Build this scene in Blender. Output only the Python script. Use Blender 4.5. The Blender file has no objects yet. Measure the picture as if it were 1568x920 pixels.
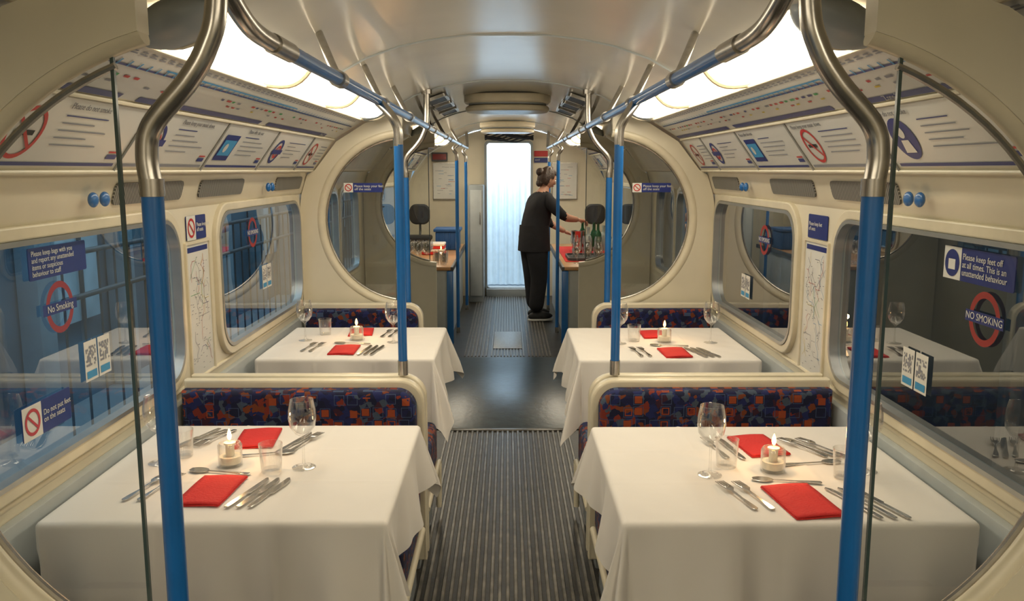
import bpy, bmesh, math, random
from mathutils import Matrix, Vector
random.seed(7)
S=bpy.context.scene
COL=S.collection
# ---------------------------------------------------------------- materials
MATS={}
def mat(name,col,rough=.5,metal=0,var=.06,nscale=12,bump=0,bscale=60,spec=None,coat=0,sheen=0):
    if name in MATS: return MATS[name]
    m=bpy.data.materials.new(name); m.use_nodes=True
    nt=m.node_tree; N=nt.nodes; L=nt.links
    b=N['Principled BSDF']
    b.inputs['Roughness'].default_value=rough; b.inputs['Metallic'].default_value=metal
    if spec is not None: b.inputs['Specular IOR Level'].default_value=spec
    if coat: b.inputs['Coat Weight'].default_value=coat; b.inputs['Coat Roughness'].default_value=.15
    if sheen: b.inputs['Sheen Weight'].default_value=sheen
    tc=N.new('ShaderNodeTexCoord')
    no=N.new('ShaderNodeTexNoise'); no.inputs['Scale'].default_value=nscale; no.inputs['Detail'].default_value=3
    L.new(tc.outputs['Object'],no.inputs['Vector'])
    r=N.new('ShaderNodeValToRGB')
    c=Vector(col[:3])
    r.color_ramp.elements[0].color=(*(c*(1-var)),1); r.color_ramp.elements[1].color=(*[min(1,k) for k in c*(1+var)],1)
    r.color_ramp.elements[0].position=.3; r.color_ramp.elements[1].position=.7
    L.new(no.outputs['Fac'],r.inputs['Fac']); L.new(r.outputs['Color'],b.inputs['Base Color'])
    if bump:
        n2=N.new('ShaderNodeTexNoise'); n2.inputs['Scale'].default_value=bscale
        L.new(tc.outputs['Object'],n2.inputs['Vector'])
        bp=N.new('ShaderNodeBump'); bp.inputs['Strength'].default_value=bump; bp.inputs['Distance'].default_value=.01
        L.new(n2.outputs['Fac'],bp.inputs['Height']); L.new(bp.outputs['Normal'],b.inputs['Normal'])
    MATS[name]=m; return m
def emat(name,col,st):
    if name in MATS: return MATS[name]
    m=bpy.data.materials.new(name); m.use_nodes=True
    nt=m.node_tree; b=nt.nodes['Principled BSDF']
    b.inputs['Base Color'].default_value=(*col,1); b.inputs['Emission Color'].default_value=(*col,1)
    b.inputs['Emission Strength'].default_value=st; b.inputs['Roughness'].default_value=.4
    MATS[name]=m; return m
def glassmat(name,tint,f0=.05,fk=.6,pw=3.0,edge=0.0,edgecol=(.8,.85,.85)):
    # thin-sheet glass: mirror part grows with the grazing angle (Schlick-like), same on both faces
    if name in MATS: return MATS[name]
    m=bpy.data.materials.new(name); m.use_nodes=True
    nt=m.node_tree; N=nt.nodes; L=nt.links; N.clear()
    o=N.new('ShaderNodeOutputMaterial'); mx=N.new('ShaderNodeMixShader')
    t=N.new('ShaderNodeBsdfTransparent'); t.inputs['Color'].default_value=(*tint,1)
    g=N.new('ShaderNodeBsdfGlossy'); g.inputs['Roughness'].default_value=0; g.inputs['Color'].default_value=(1,1,1,1)
    lw=N.new('ShaderNodeLayerWeight'); lw.inputs['Blend'].default_value=.5
    p=N.new('ShaderNodeMath'); p.operation='POWER'; p.inputs[1].default_value=pw; L.new(lw.outputs['Facing'],p.inputs[0])
    q=N.new('ShaderNodeMath'); q.operation='MULTIPLY_ADD'; q.inputs[1].default_value=fk; q.inputs[2].default_value=f0; L.new(p.outputs[0],q.inputs[0])
    L.new(q.outputs[0],mx.inputs[0])
    if edge:
        d=N.new('ShaderNodeBsdfDiffuse'); d.inputs['Color'].default_value=(*edgecol,1)
        m2=N.new('ShaderNodeMixShader'); p2=N.new('ShaderNodeMath'); p2.operation='POWER'; p2.inputs[1].default_value=2.0; L.new(lw.outputs['Facing'],p2.inputs[0])
        mu=N.new('ShaderNodeMath'); mu.operation='MULTIPLY'; mu.inputs[1].default_value=edge
        L.new(p2.outputs[0],mu.inputs[0]); L.new(mu.outputs[0],m2.inputs[0]); L.new(t.outputs[0],m2.inputs[1]); L.new(d.outputs[0],m2.inputs[2])
        L.new(m2.outputs[0],mx.inputs[1])
    else: L.new(t.outputs[0],mx.inputs[1])
    L.new(g.outputs[0],mx.inputs[2]); L.new(mx.outputs[0],o.inputs['Surface'])
    MATS[name]=m; return m

cream=mat('cream_paint',(.74,.685,.54),.34,var=.04,nscale=5)
creamd=mat('cream_trim',(.70,.635,.48),.33,var=.05)
ceilm=mat('ceiling_enamel',(.64,.61,.52),.20,var=.05,nscale=2,bump=.06,bscale=3)
greyp=mat('grey_panel',(.30,.335,.35),.4,var=.05)
greyl=mat('pale_grey_panel',(.46,.50,.51),.4,var=.05)
darkg=mat('dark_grey',(.06,.065,.07),.5)
blackm=mat('black_matte',(.012,.012,.014),.6)
steel=mat('brushed_steel',(.44,.42,.39),.26,metal=1,var=.12,nscale=30)
alu=mat('window_aluminium',(.42,.43,.42),.35,metal=.7,var=.06)
silver=mat('cutlery_silver',(.56,.54,.51),.22,metal=1,var=.05)
bluep=mat('blue_pole_coating',(.006,.130,.42),.3,var=.08,coat=.4)
blues=mat('sign_blue',(.008,.022,.17),.4)
white=mat('paper_white',(.70,.70,.66),.45,var=.02)
adw=mat('advert_card',(.60,.595,.56),.28,var=.05,nscale=3)
redm=mat('sign_red',(.50,.022,.022),.45)
redd=mat('roundel_red',(.30,.018,.016),.45)
cyanm=mat('map_cyan',(.04,.28,.55),.45); greenm=mat('map_green',(.03,.35,.1),.45); yelm=mat('map_yellow',(.65,.5,.05),.45)
greyt=mat('print_grey',(.22,.23,.27),.5)
linen=mat('white_linen',(.76,.725,.675),.85,var=.02,nscale=4,bump=.22,bscale=9,sheen=.2)
napk=mat('red_napkin',(.60,.022,.02),.85,var=.06,bump=.3,bscale=120)
wax=mat('candle_wax',(.85,.8,.66),.5)
flame=emat('candle_flame',(1,.50,.12),9)
lens=emat('light_diffuser',(1,.885,.68),7.0)
def woodmat():
    m=bpy.data.materials.new('counter_wood'); m.use_nodes=True; N=m.node_tree.nodes; L=m.node_tree.links; b=N['Principled BSDF']
    tc=N.new('ShaderNodeTexCoord'); w=N.new('ShaderNodeTexWave'); w.inputs['Scale'].default_value=1.5; w.inputs['Distortion'].default_value=5; w.inputs['Detail'].default_value=3
    r=N.new('ShaderNodeValToRGB'); r.color_ramp.elements[0].color=(.42,.22,.09,1); r.color_ramp.elements[1].color=(.52,.29,.13,1)
    L.new(tc.outputs['Object'],w.inputs['Vector']); L.new(w.outputs['Fac'],r.inputs['Fac']); L.new(r.outputs['Color'],b.inputs['Base Color']); b.inputs['Roughness'].default_value=.3
    return m
wood=woodmat()
def moquette():
    m=bpy.data.materials.new('moquette_fabric'); m.use_nodes=True; N=m.node_tree.nodes; L=m.node_tree.links; b=N['Principled BSDF']
    b.inputs['Roughness'].default_value=.95; b.inputs['Sheen Weight'].default_value=.03
    tc=N.new('ShaderNodeTexCoord')
    mp=N.new('ShaderNodeMapping'); mp.inputs['Rotation'].default_value=(.3,.45,.2); L.new(tc.outputs['Object'],mp.inputs['Vector'])
    v=N.new('ShaderNodeTexVoronoi'); v.distance='CHEBYCHEV'; v.inputs['Scale'].default_value=44; v.inputs['Randomness'].default_value=.9
    L.new(mp.outputs[0],v.inputs['Vector'])
    sx=N.new('ShaderNodeSeparateColor'); L.new(v.outputs['Color'],sx.inputs[0])
    r=N.new('ShaderNodeValToRGB'); r.color_ramp.interpolation='CONSTANT'
    cr=r.color_ramp; cols=[(0,(.004,.006,.032)),(.28,(.008,.014,.085)),(.50,(.17,.022,.012)),(.60,(.035,.008,.022)),(.68,(.045,.065,.10)),(.77,(.006,.008,.05)),(.92,(.15,.035,.010))]
    cr.elements[0].position=0; cr.elements[0].color=(*cols[0][1],1); cr.elements[1].position=cols[1][0]; cr.elements[1].color=(*cols[1][1],1)
    for p,c in cols[2:]:
        e=cr.elements.new(p); e.color=(*c,1)
    L.new(sx.outputs[0],r.inputs['Fac'])
    v2=N.new('ShaderNodeTexVoronoi'); v2.distance='CHEBYCHEV'; v2.inputs['Scale'].default_value=21; v2.inputs['Randomness'].default_value=.3
    L.new(tc.outputs['Object'],v2.inputs['Vector'])
    s2=N.new('ShaderNodeSeparateColor'); L.new(v2.outputs['Color'],s2.inputs[0])
    def frame(rad,wid,thr,chan,prev,col):
        a=N.new('ShaderNodeMath'); a.operation='COMPARE'; a.inputs[1].default_value=rad; a.inputs[2].default_value=wid
        L.new(v2.outputs['Distance'],a.inputs[0])
        g=N.new('ShaderNodeMath'); g.operation='GREATER_THAN'; g.inputs[1].default_value=thr; L.new(s2.outputs[chan],g.inputs[0])
        mu=N.new('ShaderNodeMath'); mu.operation='MULTIPLY'; L.new(a.outputs[0],mu.inputs[0]); L.new(g.outputs[0],mu.inputs[1])
        mx=N.new('ShaderNodeMix'); mx.data_type='RGBA'; L.new(mu.outputs[0],mx.inputs[0]); L.new(prev,mx.inputs[6]); mx.inputs[7].default_value=(*col,1)
        return mx.outputs[2]
    o1=frame(.24,.04,.55,1,r.outputs['Color'],(.27,.05,.014))
    o2=frame(.37,.022,.5,2,o1,(.045,.075,.15))
    L.new(o2,b.inputs['Base Color'])
    return m
moq=moquette()
floorm=mat('floor_dark_rubber',(.032,.031,.028),.4,var=.25,nscale=9,bump=.1,bscale=40)
ribm=mat('floor_rib',(.135,.125,.105),.34,var=.45,nscale=14)
lino=mat('floor_blue_lino',(.030,.050,.062),.30,var=.3,nscale=14,bump=.10,bscale=30)
tread=mat('tread_plate',(.26,.27,.27),.35,metal=.5,var=.2,nscale=50,bump=.3,bscale=120)
winglass=glassmat('window_glass',(.66,.82,.88),.08,.80,2.4)
scrglass=glassmat('screen_glass',(.95,.975,.97),.05,.6,3)
wineg=glassmat('wine_glass_crystal',(.98,.98,.975),.06,.7,2.6,edge=.45,edgecol=(.62,.61,.59))
glassedge=mat('glass_edge',(.05,.08,.075),.2)
greenglass=mat('green_bottle_glass',(.02,.10,.04),.1); clearb=mat('clear_bottle',(.36,.42,.40),.12)

# ---------------------------------------------------------------- helpers
def empty(name,loc=(0,0,0)):
    e=bpy.data.objects.new(name,None); e.empty_display_size=.05; e.location=loc; COL.objects.link(e); return e
def addobj(name,me,parent=None,loc=None,M=None):
    o=bpy.data.objects.new(name,me); COL.objects.link(o)
    if M is not None: o.matrix_world=M
    if loc is not None: o.location=loc
    if parent: o.parent=parent
    return o
def meshfrom(name,v,f,mats,smooth=True,mi=None,ang=40):
    me=bpy.data.meshes.new(name); me.from_pydata([tuple(p) for p in v],[],f)
    if not isinstance(mats,(list,tuple)): mats=[mats]
    for m in mats: me.materials.append(m)
    if mi:
        for p,i in zip(me.polygons,mi): p.material_index=i
    if smooth:
        for p in me.polygons: p.use_smooth=True
        me.set_sharp_from_angle(angle=math.radians(ang))
    me.update(); return me
def evalmesh(o,name,mats=None,smooth=True,ang=40):
    dg=bpy.context.evaluated_depsgraph_get(); dg.update()
    me=bpy.data.meshes.new_from_object(o.evaluated_get(dg)); me.name=name
    d=o.data; bpy.data.objects.remove(o)
    if mats is not None:
        me.materials.clear()
        for m in (mats if isinstance(mats,(list,tuple)) else [mats]): me.materials.append(m)
    if smooth:
        for p in me.polygons: p.use_smooth=True
        me.set_sharp_from_angle(angle=math.radians(ang))
    return me
def shape(name,loops,depth,m,M=None,parent=None,bevel=0,bres=2):
    cu=bpy.data.curves.new(name,'CURVE'); cu.dimensions='2D'; cu.fill_mode='BOTH'
    cu.extrude=max(0,depth/2-bevel); cu.bevel_depth=bevel; cu.bevel_resolution=bres; cu.offset=-bevel
    for lp in loops:
        s=cu.splines.new('POLY'); s.points.add(len(lp)-1)
        for p,q in zip(s.points,lp): p.co=(q[0],q[1],0,1)
        s.use_cyclic_u=True
    o=bpy.data.objects.new(name,cu); COL.objects.link(o)
    me=evalmesh(o,name,m)
    if M is not None: me.transform(M)
    return addobj(name,me,parent)
def smoothpts(pts,n=8):
    P=[Vector(p) for p in pts]
    if len(P)<3: return P
    out=[]
    for i in range(len(P)-1):
        p0=P[max(i-1,0)];p1=P[i];p2=P[i+1];p3=P[min(i+2,len(P)-1)]
        for k in range(n):
            t=k/n
            out.append(.5*((2*p1)+(-p0+p2)*t+(2*p0-5*p1+4*p2-p3)*t*t+(-p0+3*p1-3*p2+p3)*t**3))
    out.append(P[-1]); return out
def tube(name,pts,r,m,parent=None,smooth=True,cyc=False,res=4,M=None):
    P=smoothpts(pts) if smooth else [Vector(p) for p in pts]
    cu=bpy.data.curves.new(name,'CURVE'); cu.dimensions='3D'; cu.bevel_depth=r; cu.bevel_resolution=res; cu.use_fill_caps=True
    s=cu.splines.new('POLY'); s.points.add(len(P)-1)
    for p,q in zip(s.points,P): p.co=(*q,1)
    s.use_cyclic_u=cyc
    o=bpy.data.objects.new(name,cu); COL.objects.link(o)
    me=evalmesh(o,name,m)
    if M is not None: me.transform(M)
    return addobj(name,me,parent)
def rr(cx,cy,w,h,r,n=7):
    pts=[]
    for (sx,sy,a) in ((1,1,0),(-1,1,90),(-1,-1,180),(1,-1,270)):
        for k in range(n+1):
            t=math.radians(a+90*k/n)
            pts.append((cx+sx*(w/2-r)+r*math.cos(t),cy+sy*(h/2-r)+r*math.sin(t)))
    return pts
def circ(cx,cy,r,n=40): return [(cx+r*math.cos(2*math.pi*k/n),cy+r*math.sin(2*math.pi*k/n)) for k in range(n)]
def box(name,x0,x1,y0,y1,z0,z1,m,parent=None,bev=.004,segs=2):
    bm=bmesh.new(); bmesh.ops.create_cube(bm,size=1)
    for v in bm.verts: v.co=Vector((x0+(v.co.x+.5)*(x1-x0),y0+(v.co.y+.5)*(y1-y0),z0+(v.co.z+.5)*(z1-z0)))
    if bev: bmesh.ops.bevel(bm,geom=bm.edges[:]+bm.verts[:],offset=bev,segments=segs,affect='EDGES',profile=.5)
    me=bpy.data.meshes.new(name); bm.to_mesh(me); bm.free(); me.materials.append(m)
    for p in me.polygons: p.use_smooth=True
    me.set_sharp_from_angle(angle=math.radians(35))
    return addobj(name,me,parent)
def lathe_mesh(name,prof,m,n=28,ang=50):
    v=[];f=[]
    for r,z in prof:
        for k in range(n): v.append((r*math.cos(2*math.pi*k/n),r*math.sin(2*math.pi*k/n),z))
    for i in range(len(prof)-1):
        for k in range(n):
            f.append((i*n+k,i*n+(k+1)%n,(i+1)*n+(k+1)%n,(i+1)*n+k))
    return meshfrom(name,v,f,m,ang=ang)
def blob(name,c,s,m,parent=None,rot=None,n=20):
    bm=bmesh.new(); bmesh.ops.create_uvsphere(bm,u_segments=n,v_segments=n*3//4,radius=1)
    M=Matrix.Translation(c)@(rot.to_4x4() if rot is not None else Matrix.Identity(4))@Matrix.Diagonal((*s,1))
    bmesh.ops.transform(bm,matrix=M,verts=bm.verts)
    me=bpy.data.meshes.new(name); bm.to_mesh(me); bm.free(); me.materials.append(m)
    for p in me.polygons: p.use_smooth=True
    return addobj(name,me,parent)
XZ=lambda y: Matrix(((1,0,0,0),(0,0,-1,y),(0,1,0,0),(0,0,0,1)))
def SF(side,y,p0=(1.24,0),p1=(1.24,1),off=0):
    d=Vector((side*(p1[0]-p0[0]),0,p1[1]-p0[1])).normalized()
    x=Vector((0,1,0)) if side<0 else Vector((0,-1,0))
    z=x.cross(d); o=Vector((side*p0[0],y,p0[1]))+z*off
    M=Matrix.Identity(4)
    for i in range(3): M[i][0]=x[i];M[i][1]=d[i];M[i][2]=z[i];M[i][3]=o[i]
    return M
class Decal:
    def __init__(s): s.v=[];s.f=[];s.mi=[];s.m=[]
    def poly(s,pts,m,z=0):
        b=len(s.v); s.v+=[(p[0],p[1],z) for p in pts]; s.f.append(tuple(range(b,b+len(pts))))
        if m not in s.m: s.m.append(m)
        s.mi.append(s.m.index(m))
    def rect(s,x0,y0,x1,y1,m,z=0): s.poly([(x0,y0),(x1,y0),(x1,y1),(x0,y1)],m,z)
    def line(s,a,b,w,m,z=0):
        a=Vector(a);b=Vector(b);d=(b-a).normalized();n=Vector((-d.y,d.x))*w/2
        s.poly([a-n,b-n,b+n,a+n],m,z)
    def ring(s,cx,cy,ro,ri,m,z=0,n=32):
        for k in range(n):
            t0=2*math.pi*k/n;t1=2*math.pi*(k+1)/n
            s.poly([(cx+ri*math.cos(t0),cy+ri*math.sin(t0)),(cx+ro*math.cos(t0),cy+ro*math.sin(t0)),(cx+ro*math.cos(t1),cy+ro*math.sin(t1)),(cx+ri*math.cos(t1),cy+ri*math.sin(t1))],m,z)
    def disc(s,cx,cy,r,m,z=0): s.poly(circ(cx,cy,r,28),m,z)
    def obj(s,name,M,parent=None):
        me=meshfrom(name,s.v,s.f,s.m,smooth=False,mi=s.mi); me.transform(M); return addobj(name,me,parent)
def text(name,body,size,m,M,parent=None,x=0,y=0,z=.0015,align='LEFT'):
    cu=bpy.data.curves.new(name,'FONT'); cu.body=body; cu.size=size; cu.align_x=align; cu.align_y='CENTER'; cu.extrude=.0002; cu.resolution_u=3; cu.space_line=.9
    o=bpy.data.objects.new(name,cu); COL.objects.link(o)
    me=evalmesh(o,name,m,smooth=False); me.transform(M@Matrix.Translation((x,y,z)))
    return addobj(name,me,parent)

# ---------------------------------------------------------------- shell
Y0,Y1=-2.6,10.8
def sweep(name,prof,y0,y1,m,parent=None,ang=60):
    v=[];f=[]
    for (x,z) in prof: v+=[(x,y0,z),(x,y1,z)]
    for i in range(len(prof)-1): f.append((2*i,2*i+1,2*i+3,2*i+2))
    return addobj(name,meshfrom(name,v,f,m,ang=ang),parent)
cp=[(0,2.12),(.15,2.118),(.3,2.10),(.42,2.075),(.55,2.03),(.66,1.97)]
ceil=empty('ceiling')
sweep('ceiling_skin',[(-x,z) for x,z in cp[::-1]]+cp[1:],Y0,Y1,ceilm,ceil)
for y in (1.5,3.4,5.1,7.3,9.2):
    pts=[(-x,y,z-.002) for x,z in cp[::-1]]+[(x,y,z-.002) for x,z in cp[1:]]
    tube('panel_joint',pts,.005,greyl,ceil,smooth=False,res=2)
A0,A1=(.84,1.89),(1.02,1.78)
B0=(1.15,1.60)
S0,S1=(1.19,1.585),(1.225,1.47)
WX=1.24
winL=[(1.62,3.16),(3.60,5.02)]
for side,nm in ((-1,'left'),(1,'right')):
    w=empty('wall_'+nm)
    fx=lambda P:[(side*a,b) for a,b in P]
    sweep('light_cove',fx([(.66,1.97),(.70,2.02),(.82,1.97),(.84,1.89)]),Y0,Y1,cream,w)
    sweep('advert_slope',fx([A0,A1,B0]),Y0,Y1,cream,w)
    sweep('ventilation_ledge',fx([B0,(1.155,1.59),S0,S1,(WX,1.455)]),Y0,Y1,cream,w)
    holes=[]
    M=Matrix(((0,0,1,side*(WX+.012)),(1,0,0,0),(0,1,0,0),(0,0,0,1)))
    for a,b in [(-.6,1.0)]+winL: holes.append(rr((a+b)/2,1.125,b-a,.60,.13))
    for a,b in ((5.42,6.14),(6.26,6.98)): holes.append(rr((a+b)/2,1.13,b-a,.64,.10))
    holes.append(rr(8.9,1.13,1.6,.6,.13))
    shape('window_band',[[(Y0,.0),(Y1,.0),(Y1,1.47),(Y0,1.47)]]+holes,.024,cream,M,w)
    tube('sill_bead',[(side*(WX-.004),Y0,.775),(side*(WX-.004),5.1,.775)],.008,creamd,w,smooth=False)
    box('kick_panel',min(side*1.21,side*1.238),max(side*1.21,side*1.238),Y0,5.08,.0,.74,greyl,w)
# floor ---------------------------------------------------------------
fl=empty('floor')
box('floor_base',-1.25,1.25,Y0,Y1,-.05,0,floorm,fl,bev=0)
v=[];f=[]
def addbox(x0,x1,y0,y1,z0,z1):
    b=len(v); v.extend([(x0,y0,z0),(x1,y0,z0),(x1,y1,z0),(x0,y1,z0),(x0+.003,y0,z1),(x1-.003,y0,z1),(x1-.003,y1,z1),(x0+.003,y1,z1)])
    for q in ((4,5,6,7),(0,1,5,4),(1,2,6,5),(2,3,7,6),(3,0,4,7)): f.append(tuple(b+i for i in q))
for k in range(-12,13):
    x=k*.031
    addbox(x-.008,x+.008,Y0,5.08,0,.006)
    if abs(x)>.17: addbox(x-.008,x+.008,7.2,Y1,0,.006)
addobj('floor_ribs',meshfrom('floor_ribs',v,f,ribm,smooth=False),fl)
box('vestibule_lino',-1.22,1.22,5.1,7.15,0,.006,lino,fl,bev=.002)
box('threshold_strip',-.42,.42,5.07,5.11,0,.009,ribm,fl,bev=.002)
v=[];f=[]
for k in range(-5,6):
    addbox(k*.028-.007,k*.028+.007,7.2,Y1,0,.007)
addobj('centre_tread_ribs',meshfrom('centre_tread_ribs',v,f,tread,smooth=False),fl)
box('hatch_plate',-.13,.13,7.5,8.3,.004,.010,tread,fl,bev=.002)
# end walls --------------------------------------------------------------
prof=[(0,2.12),(.3,2.10),(.55,2.03),(.66,1.97),(.84,1.90),(1.02,1.79),(1.16,1.60),(1.24,1.45),(1.24,0)]
outl=[(x,z) for x,z in prof]+[(-x,z) for x,z in prof[::-1][:-1]]
wf=empty('wall_far')
shape('end_bulkhead',[outl,rr(.015,1.02,.57,1.84,.05)],.05,cream,XZ(Y1+.03),wf)
wn=empty('wall_near'); shape('rear_bulkhead',[outl],.05,cream,XZ(Y0-.03),wn)
df=empty('door_1')
shape('door_frame',[rr(.015,1.02,.61,1.88,.06),rr(.015,1.02,.55,1.82,.04)],.09,greyp,XZ(Y1),df)
box('door_step',-.27,.30,10.70,10.86,.0,.10,greyp,df)
cv=[];cf=[]
nx=140
for i in range(nx+1):
    x=-1.1+2.2*i/nx; y=11.75+.02*math.sin(x*75)+.01*math.sin(x*31)
    cv+=[(x,y,.02),(x,y,2.4)]
for i in range(nx): cf.append((2*i,2*i+2,2*i+3,2*i+1))
curt=mat('strip_curtain',(.68,.82,.94),.5,var=.05)
addobj('door_curtain',meshfrom('door_curtain',cv,cf,curt))
box('platform',-1.3,1.3,10.9,12.0,-.06,0.0,greyl,None,bev=.01)

# ceiling vents ----------------------------------------------------------
def vent(y,hz=2.10):
    e=empty('ceiling_vent')
    M=Matrix(((1,0,0,0),(0,1,0,y),(0,0,1,hz),(0,0,0,1)))
    shape('housing_rim',[rr(0,0,.60,.50,.22,10)],.06,creamd,M@Matrix.Translation((0,0,-.02)),e,bevel=.015)
    shape('slot',[rr(0,0,.54,.44,.20,10)],.05,greyp,M@Matrix.Translation((0,0,-.035)),e)
    shape('cover',[rr(0,0,.58,.48,.22,10)],.04,creamd,M@Matrix.Translation((0,0,-.085)),e,bevel=.018,bres=4)
vent(6.05); vent(9.4)
for s in (-1,1):
    e=empty('ceiling_grille')
    for k in range(3):
        M=Matrix.Translation((s*.45,5.6+k*.55,2.045))@Matrix.Rotation(s*.33,4,'Y')
        shape('grille_frame',[rr(0,0,.14,.34,.02),rr(0,0,.11,.31,.015)],.02,steel,M,e)
        shape('grille_mesh',[rr(0,0,.11,.31,.015)],.01,darkg,M,e)

# fluorescent lights --------------------------------------------------------
def light(side,y0,y1):
    e=empty('fluorescent_light')
    n=8; pr=[]
    a=Vector((.665,1.965)); b=Vector((.835,1.893)); d=b-a; nn=Vector((d.y,-d.x)).normalized()
    if nn.y>0: nn=-nn
    for k in range(n+1):
        t=k/n; p=a+d*t+nn*(.038*math.sin(math.pi*t)); pr.append(p)
    L=y1-y0; cnt=max(1,round(L/.9))
    for j in range(cnt):
        a0=y0+L*j/cnt+.012; a1=y0+L*(j+1)/cnt-.012
        v=[];f=[]
        ny=10
        for i in range(ny+1):
            y=a0+(a1-a0)*i/ny
            for p in pr: 
                q=p if 0<i<ny else p-nn*.006
                v.append((side*q.x,y,q.y))
        for i in range(ny):
            for k in range(n): f.append((i*(n+1)+k,i*(n+1)+k+1,(i+1)*(n+1)+k+1,(i+1)*(n+1)+k))
        addobj('diffuser',meshfrom('diffuser',v,f,lens),e)
        for yy in (a0-.012,a1+.012):
            tube('diffuser_clip',[(side*p.x,yy,p.y) for p in pr],.011,creamd,e,smooth=False,res=2)
    for yy,sg in ((y0,-1),(y1,1)):
        blob('end_cap',(side*.75,yy+sg*.03,1.935),(.105,.10,.05),greyp,e,rot=Matrix.Rotation(side*.4,3,'Y'))
for s in (-1,1):
    light(s,2.05,4.95); light(s,7.6,10.3); light(s,-1.9,.7)

# adverts --------------------------------------------------------------------
def advert_row(side,y0,y1):
    e=empty('advert_panels')
    L=math.hypot(A1[0]-A0[0],A1[1]-A0[1])
    Lb=math.hypot(B0[0]-A1[0],B0[1]-A1[1])
    ys=[y0]
    while ys[-1]+.7<y1+.01: ys.append(ys[-1]+.7)
    if y1-ys[-1]>.25: ys.append(y1)
    for i in range(len(ys)-1):
        a,b=ys[i]+.006,ys[i+1]-.006; W=b-a
        yo=a if side<0 else b
        M=SF(side,yo,B0,A1,.003)
        D=Decal(); D.rect(0,.012,W,Lb-.012,adw)
        kind=[0,0,3,2,3,0][i%6] if side<0 else [1,1,0,2,3,0][i%6]
        cx,cy=.14,Lb*.48
        z=.002
        if kind==0:
            D.ring(cx,cy,.072,.060,redm,z); D.line((cx-.045,cy+.04),(cx+.045,cy-.04),.010,redm,z*1.5); D.rect(cx-.042,cy-.007,cx+.038,cy+.007,blackm,z)
        elif kind==1:
            D.disc(cx,cy,.068,blues,z); D.disc(cx,cy+.022,.020,adw,z*1.5); D.poly([(cx-.03,cy-.045),(cx+.03,cy-.045),(cx+.02,cy-.004),(cx-.02,cy-.004)],adw,z*1.5)
        elif kind==2:
            D.rect(.05,cy-.058,.21,cy+.058,blues,z); D.rect(.062,cy-.035,.198,cy+.035,cyanm,z*1.5); D.disc(.11,cy,.020,adw,z*2)
        else:
            D.ring(cx,cy,.066,.050,blues,z); D.ring(cx,cy,.036,.024,redm,z*2); D.rect(cx-.08,cy-.012,cx+.08,cy+.012,blues,z*2.2)
        D.rect(.02,.016,W-.02,.026,blues if i%2 else greyt,z)
        for k in range(5):
            yy=Lb*.72-k*.021
            D.rect(.27,yy,.27+random.uniform(.15,max(.16,W-.36)),yy+.0035,greyt if k else blues,z)
        D.rect(W-.09,.04,W-.03,.055,blues,z); D.rect(W-.09,.06,W-.03,.066,redm,z)
        D.obj('advert_card',M,e)
        p=SF(side,a-.006,B0,A1,0)
        tube('divider',[p@Vector((0,0,.006)),p@Vector((0,Lb,.006))],.004,alu,e,smooth=False,res=2)
    W=y1-y0; yo=y0 if side<0 else y1
    M=SF(side,yo,A1,A0,.003)
    D=Decal(); D.rect(0,.012,W,L-.008,adw); z=.002
    x=0
    while x<W-.3:
        D.rect(x,.012,min(W,x+1.15),.034,blues,z); x+=1.25
    D.rect(.05,L*.62,W-.05,L*.62+.007,blues,z)
    D.rect(W*.3,L*.70,W*.65,L*.70+.006,cyanm,z)
    x=.1
    while x<W-.15:
        D.rect(x,L*.62,x+.008,L*.62+.022,cyanm,z*1.4)
        if random.random()<.55:
            m=random.choice([redm,redm,greyt,blues,greenm])
            D.rect(x,L*.44,x+random.uniform(.02,.04),L*.44+.009,m,z)
        if random.random()<.35: D.rect(x,L*.32,x+.03,L*.32+.007,random.choice([redm,greyt,yelm]),z)
        D.rect(x-.01,L*.84,x+.03,L*.84+.004,greyt,z); D.rect(x-.01,L*.88,x+.02,L*.88+.004,greyt,z)
        x+=.055
    D.obj('line_diagram',M,e)
    for P in (A0,A1,B0):
        q=[Vector((side*(P[0]-.004),y0,P[1]-.006)),Vector((side*(P[0]-.004),y1,P[1]-.006))]
        tube('card_rail',q,.006,creamd,e,smooth=False,res=2)
    M=SF(side,4.6 if side<0 else 2.3,A1,A0,.005); 
    text('advert_heading','Zone 2',.03,white,M,e,0,.023)
    for yy,t in ((2.75,'Please keep your music down.'),(3.45,'Please offer this seat'),(2.05,'Please do not smoke')):
        M=SF(side,yy+(.0 if side<0 else .42),B0,A1,.006); text('advert_text',t,.024,greyt,M,e,.02,Lb*.86)
for s in (-1,1):
    advert_row(s,1.1,5.06)
    advert_row(s,7.4,10.6)
def perf():
    m=bpy.data.materials.new('perforated_grille'); m.use_nodes=True; N=m.node_tree.nodes; L=m.node_tree.links; b=N['Principled BSDF']
    tc=N.new('ShaderNodeTexCoord'); sp=N.new('ShaderNodeSeparateXYZ'); L.new(tc.outputs['Object'],sp.inputs[0])
    c=N.new('ShaderNodeMath');c.operation='MULTIPLY';c.inputs[1].default_value=560
    a=N.new('ShaderNodeMath');a.operation='ADD';L.new(sp.outputs['Y'],a.inputs[0]);L.new(sp.outputs['Z'],a.inputs[1]);L.new(a.outputs[0],c.inputs[0])
    s=N.new('ShaderNodeMath');s.operation='SINE';L.new(c.outputs[0],s.inputs[0])
    r=N.new('ShaderNodeValToRGB'); r.color_ramp.elements[0].color=(.07,.07,.065,1); r.color_ramp.elements[1].color=(.45,.43,.38,1); r.color_ramp.elements[0].position=.2
    L.new(s.outputs[0],r.inputs['Fac']); L.new(r.outputs['Color'],b.inputs['Base Color']); b.inputs['Roughness'].default_value=.5
    return m
perfm=perf()
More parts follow.
